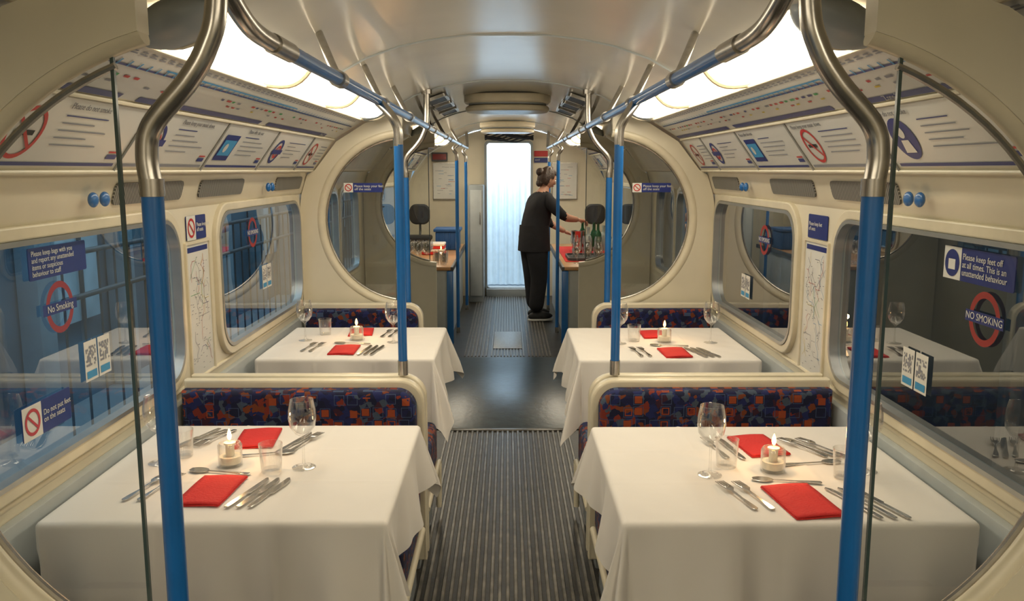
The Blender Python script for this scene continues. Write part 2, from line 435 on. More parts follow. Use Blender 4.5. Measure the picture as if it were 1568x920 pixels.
for s in (-1,1):
    e=empty('ventilation_grille')
    for a in (1.25,2.62,3.35,4.45):
        M=SF(s,a if s<0 else a+.55,S1,S0,.004)
        shape('perforated_plate',[rr(.275,.06,.55,.07,.02)],.006,perfm,M,e)
    for yc in (2.45,4.25):
        for k in (0,.07):
            blob('vent_knob',(s*1.185,yc+k,1.515),(.012,.024,.022),bluep,e,n=14)

# windows ----------------------------------------------------------------
def window(side,a,b,z0,z1,r,name):
    e=empty(name); w=b-a;h=z1-z0; cy=(a+b)/2;cz=(z0+z1)/2
    M=Matrix(((0,0,1,side*(WX-.006)),(1,0,0,0),(0,1,0,0),(0,0,0,1)))
    shape('outer_frame',[rr(cy,cz,w+.07,h+.07,r+.03),rr(cy,cz,w-.002,h-.002,r)],.03,creamd,M,e,bevel=.006)
    shape('rubber_gasket',[rr(cy,cz,w-.002,h-.002,r),rr(cy,cz,w-.03,h-.03,r-.01)],.036,alu,M,e)
    pts=[(side*(WX+.008),p,q) for p,q in rr(cy,cz,w-.01,h-.01,r-.005)]
    addobj('pane',meshfrom('pane',pts,[tuple(range(len(pts)))],winglass,smooth=False),e)
    return e
nwin=1
for s in (-1,1):
    for (a,b,z0,z1,r) in ((-.6,1.0,.825,1.425,.13),(1.62,3.16,.825,1.425,.13),(3.60,5.02,.825,1.425,.13),(5.42,6.14,.81,1.45,.10),(6.26,6.98,.81,1.45,.10),(8.1,9.7,.83,1.43,.13)):
        window(s,a,b,z0,z1,r,'window_%d'%nwin); nwin+=1

# stickers and signs ---------------------------------------------------------
def roundel(side,y,z,txt='NO SMOKING'):
    e=empty('no_smoking_sticker'); M=SF(side,y,(WX,z),(WX,z+1),.0)@Matrix.Scale(.85,4)
    D=Decal(); D.ring(0,0,.085,.064,redd); D.rect(-.105,-.018,.105,.018,blues,.001); D.obj('roundel',M,e)
    text('lettering',txt,.032,white,M,e,0,0,.002,'CENTER')
def qr(side,y,z):
    e=empty('qr_code_sticker'); M=SF(side,y,(WX,z),(WX,z+1),.0)
    D=Decal()
    for ox in (-.042,.042):
        D.rect(ox-.038,-.06,ox+.038,.06,white)
        for i in range(9):
            for j in range(9):
                if random.random()<.5 or (i in(0,2) and j in(0,2)): D.rect(ox-.029+i*.0065,-.015+j*.0065,ox-.029+(i+1)*.0065,-.015+(j+1)*.0065,greyt,.001)
        D.rect(ox-.03,-.052,ox+.03,-.03,cyanm,.001)
    D.obj('sticker_sheet',M,e)
def sign(side,y,z,w,h,lines,size,icon=None,P=None,off=.0):
    e=empty('information_sign'); M=P if P is not None else SF(side,y,(WX,z),(WX,z+1),off)
    shape('sign_plate',[rr(0,0,w,h,.006)],.003,blues,M,e)
    x=-w/2+.012
    if icon:
        D=Decal(); D.rect(-w/2,-h/2,-w/2+h,h/2,white,.002)
        if icon=='red': D.ring(-w/2+h/2,0,h*.4,h*.3,redm,.003); D.line((-w/2+h*.25,h*.22),(-w/2+h*.75,-h*.22),h*.08,redm,.0035)
        else: D.disc(-w/2+h/2,0,h*.42,blues,.003); D.rect(-w/2+h*.3,-h*.2,-w/2+h*.7,h*.12,white,.0035)
        D.obj('pictogram',M,e); x=-w/2+h+.008
    text('lettering',lines,size,white,M,e,x,0,.0028)
roundel(-1,2.33,1.225,'No Smoking'); roundel(-1,4.14,1.30); roundel(1,2.17,1.215); roundel(1,4.09,1.265)
qr(-1,2.52,1.04); qr(-1,4.35,1.06); qr(1,2.52,.995); qr(1,4.38,1.0)
sign(-1,2.34,1.355,.30,.085,'Please keep bags with you\nand report any unattended\nitems or suspicious\nbehaviour to staff',.02)
sign(-1,2.22,.95,.24,.09,'Do not put feet\non the seats',.022,'red')
sign(1,2.22,1.345,.34,.09,'Please keep feet off\nat all times. This is an\nunattended behaviour',.024,'blue')
def poster(side):
    y=3.38
    sign(side,y,1.375,.21,.095,'Please keep feet\noff seats',.022,'red' if side<0 else None,off=.004)
    e=empty('tube_map_poster'); M=SF(side,y,(WX,1.045),(WX,2),.004)
    shape('poster_frame',[rr(0,0,.27,.56,.01),rr(0,0,.245,.535,.005)],.012,creamd,M,e)
    D=Decal(); D.rect(-.123,-.268,.123,.268,white,0); D.rect(-.11,.235,.11,.255,blues,.001)
    for k in range(30):
        m=random.choice([greyt,redm,cyanm,greenm,yelm,blues,greyt]); x,y2=random.uniform(-.1,.1),random.uniform(-.22,.2); a0=random.choice((0,90,45,-45))
        for q in range(4):
            a=a0+random.choice((0,0,45,-45)); l=random.uniform(.015,.05)
            nx_,ny_=x+l*math.cos(math.radians(a)),y2+l*math.sin(math.radians(a))
            if abs(nx_)>.11 or abs(ny_)>.225: continue
            D.line((x,y2),(nx_,ny_),.0016,m,.001); x,y2=nx_,ny_
    for k in range(60):
        x,y2=random.uniform(-.11,.09),random.uniform(-.25,.22); D.rect(x,y2,x+.014,y2+.002,greyt,.001)
    D.obj('map_sheet',M,e)
poster(-1); poster(1)
def flatposter(x,z,y,w,h,name='framed_notice'):
    e=empty(name); M=XZ(y)@Matrix.Translation((x,z,0))
    shape('notice_frame',[rr(0,0,w,h,.008),rr(0,0,w-.02,h-.02,.004)],.014,steel,M,e)
    D=Decal(); D.rect(-w/2+.01,-h/2+.01,w/2-.01,h/2-.01,white,.002)
    for k in range(24):
        x_,y_=random.uniform(-w*.4,w*.2),random.uniform(-h*.4,h*.4); D.rect(x_,y_,x_+random.uniform(.03,.08),y_+.004,random.choice([greyt,cyanm,redm,greyt]),.003)
    D.obj('notice_sheet',M,e)
flatposter(-.78,1.46,Y1-.02,.32,.46); flatposter(.72,1.46,Y1-.02,.32,.46)

# circular draught screens --------------------------------------------------
def screen(side,y,xi=.62,cx=.60,cz=1.30,R=.52,rim=.03):
    e=empty('draught_screen')
    a1=math.acos((xi-cx)/R); a0=-a1
    arc=[(cx+R*math.cos(a0+(a1-a0)*k/48),cz+R*math.sin(a0+(a1-a0)*k/48)) for k in range(49)]
    pr=[(xi,2.0),(.66,1.965),(.75,1.90),(.84,1.87),(1.01,1.765),(1.14,1.60),(1.19,1.57),(1.225,1.46),(1.235,1.4),(1.235,.01),(xi,.01)]
    loop=[(side*a,b) for a,b in arc+pr]
    shape('cream_partition',[loop],.05,cream,XZ(y),e)
    tube('circular_rim',[(side*a,y,b) for a,b in arc],rim,creamd,e,smooth=False,res=4)
    k=1-.035/R
    tube('inner_gasket',[(side*(cx+(a-cx)*k),y,cz+(b-cz)*k) for a,b in arc if a>xi+.05],.007,steel,e,smooth=False,res=2)
    g=[(cx+(a-cx)*.97,cz+(b-cz)*.97) for a,b in arc]; g=[(max(a,.675),b) for a,b in g]
    me_pts=[(side*a,y,b) for a,b in g]
    addobj('glass_pane',meshfrom('glass_pane',me_pts,[tuple(range(len(me_pts)))],scrglass,smooth=False),e)
    zt=cz+math.sqrt(R*R-(.675-cx)**2)-.01; zb=max(.7,cz-math.sqrt(R*R-(.675-cx)**2)+.01)
    box('glass_edge_strip',min(side*.672,side*.678),max(side*.672,side*.678),y-.004,y+.004,zb,zt,glassedge,e,bev=0)
    return e
for s in (-1,1):
    screen(s,1.5,cx=.45,cz=1.234,R=.62,rim=.022); screen(s,5.12); screen(s,7.35)
    sign(s,0,0,.23,.055,'Please keep your feet\noff the seats',.02,'red',P=XZ(5.105)@Matrix.Translation((s*.86,1.495,0)))

# poles and rails ---------------------------------------------------------
def screen_pole(side,y,x=.605):
    e=empty('grab_pole')
    tube('blue_pole',[(side*x,y,.02),(side*x,y,1.56)],.0185,bluep,e,smooth=False,res=6)
    tube('collar',[(side*x,y,1.555),(side*x,y,1.585)],.0205,steel,e,smooth=False,res=6)
    tube('steel_bend',[(side*x,y,1.57),(side*(x+.005),y,1.625),(side*(x-.008),y,1.675),(side*(x-.070),y,1.745),(side*(x-.105),y,1.80),(side*(x-.125),y,1.87),(side*(x-.13),y,2.04)],.0185,steel,e,res=6)
    tube('ceiling_flange',[(side*(x-.13),y,2.035),(side*(x-.13),y,2.06)],.032,steel,e,smooth=False,res=6)
for s in (-1,1):
    screen_pole(s,1.46,.605 if s<0 else .625); screen_pole(s,5.06,.60)
def seat_pole(side,y,x,z0):
    e=empty('grab_pole')
    tube('steel_foot',[(side*x,y,z0),(side*x,y,z0+.055)],.019,steel,e,smooth=False,res=6)
    tube('blue_pole',[(side*x,y,z0+.05),(side*x,y,1.69)],.017,bluep,e,smooth=False,res=6)
    tube('steel_bend',[(side*x,y,1.685),(side*(x+.003),y,1.75),(side*(x+.03),y,1.80),(side*.47,y+.04,1.845)],.017,steel,e,res=6)
for s in (-1,1):
    seat_pole(s,3.13,.395 if s<0 else .405,.835); seat_pole(s,8.3,.49,.0); seat_pole(s,9.7,.47,0.0)
    e=empty('ceiling_grab_rail')
    X=.47
    tube('steel_end',[(s*.50,1.45,2.05),(s*.49,1.52,1.93),(s*.475,1.62,1.862),(s*X,1.8,1.85)],.018,steel,e,res=5)
    for a,b in ((1.8,5.0),(5.1,7.0),(7.1,10.0)):
        tube('blue_rail',[(s*X,a,1.85),(s*X,b,1.85)],.018,bluep if a<5 else steel,e,smooth=False,res=5)
        tube('joint',[(s*X,a-.04,1.85),(s*X,a+.10,1.85)],.021,steel,e,smooth=False,res=5)
    tube('steel_end_far',[(s*X,9.95,1.85),(s*.475,10.15,1.87),(s*.49,10.3,2.05)],.018,steel,e,res=5)
    for yy in (2.44,3.27,4.15,5.5,6.6,8.6):
        tube('bracket',[(s*X,yy,1.85),(s*.505,yy+.08,1.90),(s*.575,yy+.25,2.012)],.012,steel,e,res=4)
        tube('bracket_clamp',[(s*X,yy-.03,1.85),(s*X,yy+.03,1.85)],.024,steel,e,smooth=False,res=5)

# seats ------------------------------------------------------------------------
def bench(side,y,face,x0=.31,x1=1.20,top=.83):
    e=empty('bench_seat')
    def outline(i,r=.09):
        a,b=x0+i,x1-i*.3; z0,z1=.12+i,top-i; pts=[(b,z0),(b,z1)]
        for k in range(9):
            t=math.radians(90+90*k/8); pts.append((a+r+r*math.cos(t),z1-r+r*math.sin(t)))
        pts.append((a,z0)); return [(side*p,q) for p,q in pts]
    shape('back_shell',[outline(0)],.05,creamd,XZ(y),e,bevel=.01)
    shape('back_cushion',[[(p,max(q,.40)) for p,q in outline(.028,.07)]],.09,moq,XZ(y+face*.045),e,bevel=.025,bres=3)
    ya,yb=sorted((y+face*.05,y+face*.62))
    a,b=sorted((side*(x0+.015),side*x1))
    box('seat_cushion',a,b,ya,yb,.26,.46,moq,e,bev=.035,segs=4)
    yc,yd=sorted((y+face*.03,y+face*.56))
    box('seat_base',*sorted((side*(x0+.04),side*x1)),yc,yd,.02,.27,greyp,e,bev=.006)
    tube('aisle_edge_trim',[(side*(x0+.012),y+face*.62,.04),(side*(x0+.012),y+face*.64,.20),(side*(x0+.012),y+face*.60,.26),(side*(x0+.012),y+face*.06,.26)],.013,creamd,e)
for s in (-1,1):
    bench(s,3.09,-1); bench(s,3.165,1)
    bench(s,1.36,-1,.66,1.20,.74); bench(s,1.56,1,.66,1.20,.72)
    bench(s,4.98,-1,.50,1.20,.82)

# tables --------------------------------------------------------------------------
TH=.74
def dining_table(side,x0,x1,y0,y1,seed,inner=.20,fk=.20):
    rnd=random.Random(seed)
    e=empty('dining_table')
    a,b=sorted((side*(x0+.01),side*(x1-.01)))
    box('table_top',a,b,y0+.01,y1-.01,TH-.035,TH-.006,wood,e,bev=.004)
    xm=side*(x0+x1)/2+side*.05; ym=(y0+y1)/2
    tube('pedestal',[(xm,ym,.03),(xm,ym,TH-.03)],.035,darkg,e,smooth=False)
    box('foot_plate',xm-.2,xm+.2,ym-.2,ym+.2,.0,.03,darkg,e)
    c=empty('tablecloth')
    ov=dict(i=inner,o=.05,f=.30,b=.20)
    X0,X1=x0-ov['i'],x1+ov['o']; Ya,Yb=y0-ov['f'],y1+ov['b']
    nx,ny=150,160; v=[];f=[]
    rb=.014; ph=[rnd.uniform(0,6) for _ in range(8)]
    cr=[(x0+(x1-x0)*t) for t in (.33,.67)]; cry=[(y0+(y1-y0)*t) for t in (.34,.68)]
    for j in range(ny+1):
        for i in range(nx+1):
            u=X0+(X1-X0)*i/nx; w=Ya+(Yb-Ya)*j/ny
            px=min(max(u,x0+.01),x1-.01); py=min(max(w,y0+.01),y1-.01)
            dx,dy=u-px,w-py; d=math.hypot(dx,dy)
            z=TH; ox=oy=0
            if d>1e-6:
                nxn,nyn=dx/d,dy/d; th=abs(math.atan2(abs(dy),abs(dx)))
                cor=math.sin(2*th)
                if dx>0: cor*=.15
                d0=rb*math.pi/2
                if d<d0: out=rb*math.sin(d/rb); dn=rb*(1-math.cos(d/rb))
                else:
                    edge=0
                    if dx<0 and abs(dy)<1e-6: edge=.16*(math.exp(-(py-y0)/.13)*.5+math.exp(-(y1-py)/.13))
                    fl_=.05+fk*cor**1.2+edge+(.16*(1-cor) if (dx<0 and dy>0) else (.08*(1-cor) if (dx<0 and dy<0) else 0))
                    if dx>0: fl_=.0
                    q=d-d0
                    if abs(dx)<1e-6: wave=.024*math.sin(px*15+ph[0]+1.2*math.sin(px*6+ph[1]))+.008*math.sin(px*41+ph[5])
                    elif abs(dy)<1e-6: wave=.026*math.sin(py*17+ph[2]+1.1*math.sin(py*6+ph[3]))+.006*math.sin(py*43+ph[6])
                    else: wave=.022*math.sin(th*8+ph[4])
                    if dx>0: wave*=.15
                    wv=wave*min(1,q/.2)
                    for c_ in cr:
                        if abs(dx)<1e-6: wv+=.003*math.exp(-((px-c_)/.006)**2)*min(1,q/.02)
                    out=rb+fl_*q+wv; dn=rb+q*math.sqrt(max(.3,1-fl_*fl_))
                ox,oy=nxn*out,nyn*out; z=TH-dn
            else:
                z=TH+.0008*math.sin(u*23+ph[0])*math.sin(w*19+ph[1])+.0005*math.sin(u*51+w*37+ph[7])
                for c_ in cr: z+=.0018*math.exp(-((u-c_)/.006)**2)
                for c_ in cry: z+=.0018*math.exp(-((w-c_)/.006)**2)
            v.append((side*(px+ox),py+oy,z))
    for j in range(ny):
        for i in range(nx):
            q=(j*(nx+1)+i,j*(nx+1)+i+1,(j+1)*(nx+1)+i+1,(j+1)*(nx+1)+i)
            f.append(q if side>0 else q[::-1])
    addobj('linen_drape',meshfrom('linen_drape',v,f,linen,ang=180),c)
dining_table(-1,.30,1.165,1.99,2.80,1); dining_table(1,.285,1.165,1.98,2.78,2)
dining_table(-1,.34,1.165,3.83,4.62,3,.25,.28); dining_table(1,.33,1.165,3.80,4.60,4,.25,.28)

# tableware -------------------------------------------------------------------
wine_me=lathe_mesh('wine_glass',[(.0,.0),(.034,.0),(.034,.002),(.012,.005),(.0045,.012),(.0035,.03),(.0035,.085),(.007,.094),(.022,.105),(.036,.125),(.0405,.150),(.039,.175),(.033,.205),(.0315,.204),(.0375,.175),(.039,.150),(.0345,.127),(.02,.108),(.0,.100)],wineg)
tum_me=lathe_mesh('water_tumbler',[(0,0),(.027,0),(.029,.003),(.034,.085),(.0325,.085),(.028,.010),(0,.009)],wineg)
jar_me=lathe_mesh('candle_jar',[(0,0),(.032,0),(.035,.004),(.035,.062),(.030,.07),(.028,.07),(.032,.060),(.032,.008),(0,.007)],wineg)
wax_me=lathe_mesh('wax',[(0,.009),(.03,.009),(.031,.012),(.031,.030),(.004,.029),(.003,.035),(0,.035)],wax)
top_me=lathe_mesh('wick_cup',[(0,.030),(.012,.030),(.013,.064),(.017,.066),(.017,.070),(.004,.074),(0,.074)],wax)
fl_me=lathe_mesh('flame',[(0,.076),(.0045,.080),(.0068,.089),(.005,.100),(.002,.108),(0,.112)],flame,n=12)
def put(me,name,x,y,z=TH+.001,rz=0,parent=None):
    o=bpy.data.objects.new(name,me); COL.objects.link(o); o.location=(x,y,z); o.rotation_euler=(0,0,rz); o.parent=parent; return o
pl=bpy.data.lights.new('candle_glow','POINT'); pl.energy=.45; pl.color=(1,.55,.22); pl.shadow_soft_size=.012
def candle(x,y,z=TH+.001):
    e=empty('candle',(x,y,z))
    for me,n in ((jar_me,'glass_jar'),(wax_me,'wax'),(top_me,'wick_cup'),(fl_me,'flame')):
        o=bpy.data.objects.new(n,me); COL.objects.link(o); o.parent=e
    o=bpy.data.objects.new('candle_glow',pl); COL.objects.link(o); o.parent=e; o.location=(0,0,.13)
def cut(name,outline,th=.003):
    o=shape(name,[outline],th,silver,bevel=.001,bres=1); me=o.data; bpy.data.objects.remove(o)
    return me
def mirror(p): return p+[(-x,y) for x,y in p[::-1]]
knife_me=cut('knife',[(-.006,-.11),(.006,-.11),(.008,-.09),(.0065,-.02),(.005,-.015),(.011,-.008),(.0115,.06),(.008,.09),(-.002,.105),(-.007,.1),(-.007,-.01),(-.0065,-.02),(-.008,-.09)],.004)
fk=[(.004,-.1),(.0085,-.095),(.0075,-.07),(.0035,-.03),(.0035,.02),(.012,.035),(.0125,.095),(.0105,.095),(.0095,.05),(.0075,.05),(.0065,.095),(.0045,.095),(.0035,.05),(.001,.05),(.0008,.095)]
fork_me=cut('fork',mirror(fk),.003)
for vv in fork_me.vertices:
    vv.co.z+= .006*math.sin(max(0,(vv.co.y-.0))/.095*2.6) if vv.co.y>0 else .002*math.cos(vv.co.y*20)
sp=[(.004,-.1),(.0085,-.095),(.0075,-.07),(.003,-.03),(.003,.03)]+[(.018*math.sin(math.pi*k/8)+.001,.03+.06*(1-math.cos(math.pi*k/8))/2) for k in range(1,8)]
spoon_me=cut('spoon',mirror(sp),.003)
def napkin(x,y,w,l,rz,z=TH+.003):
    e=empty('red_napkin',(x,y,z)); e.rotation_euler=(0,0,rz)
    for k in range(2):
        bm=bmesh.new(); bmesh.ops.create_grid(bm,x_segments=8,y_segments=12,size=.5)
        for v_ in bm.verts:
            v_.co.x*=w*(1-.02*k); v_.co.y*=l*(1-.015*k); v_.co.z=.003+.004*k+.0015*math.sin(v_.co.x*40+k)+.001*math.sin(v_.co.y*30)
        me=bpy.data.meshes.new('fold'); bm.to_mesh(me); bm.free(); me.materials.append(napk)
        for p in me.polygons: p.use_smooth=True
        o=addobj('fold_%d'%(k+1),me,e); o.modifiers.new('s','SOLIDIFY').thickness=.003
def cutl(kind,x,y,rz): put({'fork':fork_me,'knife':knife_me,'spoon':spoon_me}[kind],kind,x,y,TH+.006,rz)
# left front table
napkin(-.80,2.19,.125,.21,-.06); napkin(-.805,2.64,.125,.19,.1)
for dx in (-.03,0,.03): cutl('knife',-.665+dx,2.18,-.25)
for dx in (-.02,.02): cutl('fork',-.965+dx,2.22,-.22)
cutl('spoon',-.83,2.335,1.35); cutl('spoon',-.74,2.49,-1.3)
for dx,k in ((-.03,'knife'),(0,'fork'),(.03,'fork')): cutl(k,-.97+dx,2.64,-.35+3.14)
for dx,k in ((-.015,'knife'),(.02,'fork')): cutl(k,-.66+dx,2.60,-.3)
put(wine_me,'wine_glass',-.595,2.38); put(wine_me,'wine_glass',-1.03,2.42)
put(tum_me,'water_tumbler',-.68,2.345); put(tum_me,'water_tumbler',-.985,2.48); candle(-.815,2.40)
# right front table
napkin(.77,2.11,.135,.22,.12); napkin(.785,2.56,.125,.19,.15)
for dx in (-.022,.022): cutl('fork',.63+dx,2.15,.25)
for dx in (-.02,.015,.05): cutl('knife',.915+dx,2.10,.3)
cutl('spoon',.77,2.255,1.4); cutl('spoon',.90,2.40,-1.4)
for dx,k in ((-.02,'fork'),(.025,'knife')): cutl(k,.665+dx,2.54,.15)
for dx,k in ((-.03,'fork'),(.0,'knife'),(.03,'fork')): cutl(k,.945+dx,2.54,.5)
put(wine_me,'wine_glass',.575,2.31); put(wine_me,'wine_glass',1.03,2.34)
put(tum_me,'water_tumbler',.64,2.38); put(tum_me,'water_tumbler',.95,2.29); candle(.765,2.345)
# left back table
napkin(-.785,4.0,.125,.20,0); napkin(-.78,4.45,.125,.19,.1)
for dx in (-.03,0,.03): cutl('knife',-.655+dx,4.0,-.15)
for dx in (-.02,.02): cutl('fork',-.95+dx,4.07,-.15)
for dx in (-.02,.02): cutl('fork',-.62+dx,4.42,-.15)
cutl('spoon',-.78,4.16,1.4)
put(wine_me,'wine_glass',-1.03,4.25); put(wine_me,'wine_glass',-.575,4.2)
put(tum_me,'water_tumbler',-.96,4.40); candle(-.77,4.26)
# right back table
napkin(.79,3.93,.125,.20,.05); napkin(.765,4.38,.125,.19,0)
for dx in (-.02,.02): cutl('fork',.63+dx,3.95,.15)
for dx in (-.03,0,.03): cutl('knife',.92+dx,3.94,.3)
cutl('spoon',.79,4.10,1.4)
put(wine_me,'wine_glass',.56,4.16); put(wine_me,'wine_glass',1.02,4.18)
put(tum_me,'water_tumbler',.64,4.22); candle(.79,4.2)

# bar area -----------------------------------------------------------------------
CH=.72
for s in (-1,1):
    e=empty('bar_counter')
    a,b=sorted((s*.52,s*1.2)); 
    box('worktop',a,b,7.75,10.2,CH-.035,CH,wood,e,bev=.006)
    a,b=sorted((s*.54,s*1.2)); box('front_panel',a,b,7.80,10.18,.0,CH-.04,greyl,e,bev=.008)
    a,b=sorted((s*.50,s*.525)); box('edge_trim',a,b,7.75,10.2,CH-.045,CH-.002,darkg,e,bev=.003)
    a,b=sorted((s*.50,s*.56)); box('corner_post',a,b,7.74,7.80,.0,CH-.04,bluep,e,bev=.008)
e=empty('equipment_cabinet')
box('cabinet_body',-.47,-.29,10.25,10.75,0,1.42,greyp,e,bev=.01); box('cabinet_door',-.45,-.31,10.235,10.255,.08,1.36,greyl,e,bev=.006); box('cabinet_handle',-.335,-.325,10.215,10.24,.95,1.1,steel,e,bev=.003)
e=empty('cable_bundle')
for k in range(7):
    pts=[(-.28+.1*i,10.70-.02*k,1.97+.03*math.sin(i*1.3+k)+.008*k) for i in range(7)]
    tube('cable',pts,.009,blackm,e,res=2)
def office_chair(x,y,name='black_chair'):
    e=empty(name)
    shape('backrest',[rr(x,1.08,.24,.24,.08)],.06,blackm,XZ(y),e,bevel=.02)
    box('seat_pad',x-.15,x+.15,y-.30,y+.0,CH+.06,CH+.12,blackm,e,bev=.02)
    for dx in (-.12,.12):
        for dy in (-.27,-.02): tube('leg',[(x+dx,y+dy,CH+.002),(x+dx,y+dy,CH+.08)],.012,darkg,e,smooth=False)
    tube('spine',[(x,y-.02,CH+.1),(x,y+.04,CH+.16),(x,y+.02,1.0)],.014,darkg,e)
office_chair(-1.04,10.1); office_chair(1.04,10.12)
e=empty('storage_crate')
bb=mat('crate_blue',(.015,.09,.28),.5)
box('crate_body',-.80,-.54,9.4,9.75,CH,CH+.2,bb,e,bev=.012); box('crate_lid',-.82,-.52,9.38,9.77,CH+.2,CH+.235,bb,e,bev=.01)
for k in range(4): box('crate_rib',-.78+.065*k,-.765+.065*k,9.392,9.40,CH+.02,CH+.19,bb,e,bev=.002)
e=empty('glassware_group')
for i in range(3):
    for j in range(3):
        put(wine_me,'glass',-.76-.085*i,7.95+.13*j,CH+.001,0,e)
for i in range(4):
    for j in range(2): put(tum_me,'tumbler',-.60-.075*(i%2)-.02*j,7.9+.09*i+.3*j,CH+.001,0,e)
e=empty('red_cloth_stack')
for k in range(4): box('folded_cloth',-.90+.01*k,-.66,8.85,9.10,CH+.002+.03*k,CH+.03+.03*k,napk if k%2==0 else linen,e,bev=.01)
candle(-.68,8.66,CH+.002)
e=empty('red_table_runner'); box('runner_cloth',.56,1.15,8.15,9.78,CH+.001,CH+.006,napk,e,bev=.002)
e=empty('serving_tray')
shape('tray_base',[rr(.80,8.45,.40,.5,.05)],.01,blackm,Matrix.Translation((0,0,CH+.014)),e,bevel=.003)
shape('tray_rim',[rr(.80,8.45,.42,.52,.06),rr(.80,8.45,.39,.49,.05)],.025,darkg,Matrix.Translation((0,0,CH+.021)),e)
for i in range(3):
    for j in range(4): put(tum_me if (i+j)%3 else wine_me,'tumbler',.68+.11*i,8.28+.11*j,CH+.020,0,e)
bott=[(0,0),(.036,0),(.038,.006),(.038,.17),(.034,.20),(.015,.235),(.013,.29),(.015,.292),(.015,.305),(0,.305)]
bm1=lathe_mesh('wine_bottle',bott,greenglass); bm2=lathe_mesh('spirit_bottle',[(0,0),(.04,0),(.042,.006),(.042,.15),(.03,.18),(.014,.2),(.014,.25),(.017,.25),(.017,.27),(0,.27)],clearb)
for i,(x,y) in enumerate(((.86,9.05),(.97,9.1),(1.07,9.0),(.94,9.25),(1.05,9.3),(.82,9.3),(1.1,8.7),(1.1,8.5),(.96,9.5),(.84,9.52))):
    put(bm1 if i%2 else bm2,'wine_bottle' if i%2 else 'spirit_bottle',x,y,CH+.007)
jug=lathe_mesh('ice_bucket',[(0,0),(.055,0),(.06,.01),(.075,.22),(.08,.225),(.073,.225),(.055,.012),(0,.012)],silver)
put(jug,'ice_bucket',.76,9.14,CH+.007)
for i in range(3): put(wine_me,'wine_glass',.66+.1*i,8.02,CH+.001)
sign(1,0,0,.17,.06,'EXIT',.03,None,P=XZ(Y1-.01)@Matrix.Translation((.42,1.72,0)))
e=empty('red_notice'); shape('plate',[rr(.42,1.80,.17,.07,.006)],.004,redm,XZ(Y1-.01),e)
e=empty('destination_display'); shape('display_case',[rr(-.85,1.76,.20,.11,.01)],.03,darkg,XZ(Y1-.03),e,bevel=.004); shape('display_face',[rr(-.85,1.76,.17,.07,.005)],.034,mat('display_red',(.2,.01,.01),.3),XZ(Y1-.03),e)

# woman --------------------------------------------------------------------------
skin=mat('skin',(.50,.27,.185),.5,var=.05,nscale=20)
cloth=mat('black_clothing',(.008,.008,.011),.85,var=.2,nscale=15,bump=.4,bscale=14)
hairm=mat('dark_brown_hair',(.030,.014,.008),.5,var=.3,nscale=60,bump=.5,bscale=90)
shoe=mat('black_trainer',(.015,.015,.017),.6); sole=mat('white_sole',(.6,.6,.58),.6)
def skinmesh(name,V,E,R,mats,roots=(0,),sub=2):
    me=bpy.data.meshes.new(name); me.from_pydata(V,E,[])
    o=bpy.data.objects.new(name,me); COL.objects.link(o)
    o.modifiers.new('sk','SKIN')
    for i,r in enumerate(R):
        me.skin_vertices[0].data[i].radius=r if isinstance(r,tuple) else (r,r)
        me.skin_vertices[0].data[i].use_root=i in roots
    sb=o.modifiers.new('sb','SUBSURF'); sb.levels=sub; sb.render_levels=sub
    return evalmesh(o,name,mats,ang=180)
W=empty('woman')
Mw=Matrix.Translation((.275,9.02,0))@Matrix.Rotation(math.radians(18),4,'Z')
V=[(0,0,.88),(.015,0,1.00),(.045,0,1.13),(.075,0,1.25),(.10,0,1.335),(.118,0,1.395),(.135,0,1.45),
   (.0,-.085,.80),(.035,-.095,.47),(-.01,-.10,.10),
   (.0,.085,.80),(.02,.10,.47),(.05,.11,.10),
   (.095,-.15,1.30),(.20,-.19,1.17),(.30,-.19,1.10),(.46,-.13,1.075),
   (.095,.15,1.30),(.19,.20,1.15),(.25,.21,1.03),(.42,.13,.93)]
E=[(0,1),(1,2),(2,3),(3,4),(4,5),(5,6),(0,7),(7,8),(8,9),(0,10),(10,11),(11,12),(3,13),(13,14),(14,15),(15,16),(3,17),(17,18),(18,19),(19,20)]
R=[(.17,.185),(.155,.165),(.15,.16),(.135,.155),(.08,.095),.054,.050, .13,.095,.082,.13,.095,.082,.078,.062,.046,.028,.078,.062,.046,.028]
me=skinmesh('body',V,E,R,[cloth,skin])
for p in me.polygons:
    c=p.center
    if c.z>1.372 and c.x<.25: p.material_index=1
    if (c.x>.285 and c.z<1.3 and c.z>.9): p.material_index=1
me.transform(Mw); addobj('body',me,W)
tv=[];tf=[]
for k in range(7):
    z=1.02-.045*k; 
    for q in range(28):
        a=2*math.pi*q/28; r=1+.05*k*.35+.02*math.sin(a*7+k*.4)*k/6
        tv.append((.01+.155*r*math.cos(a),.175*r*math.sin(a),z))
for k in range(6):
    for q in range(28): tf.append((k*28+q,k*28+(q+1)%28,(k+1)*28+(q+1)%28,(k+1)*28+q))
me=meshfrom('tunic_hem',tv,tf,cloth,ang=180); me.transform(Mw); addobj('tunic_hem',me,W)
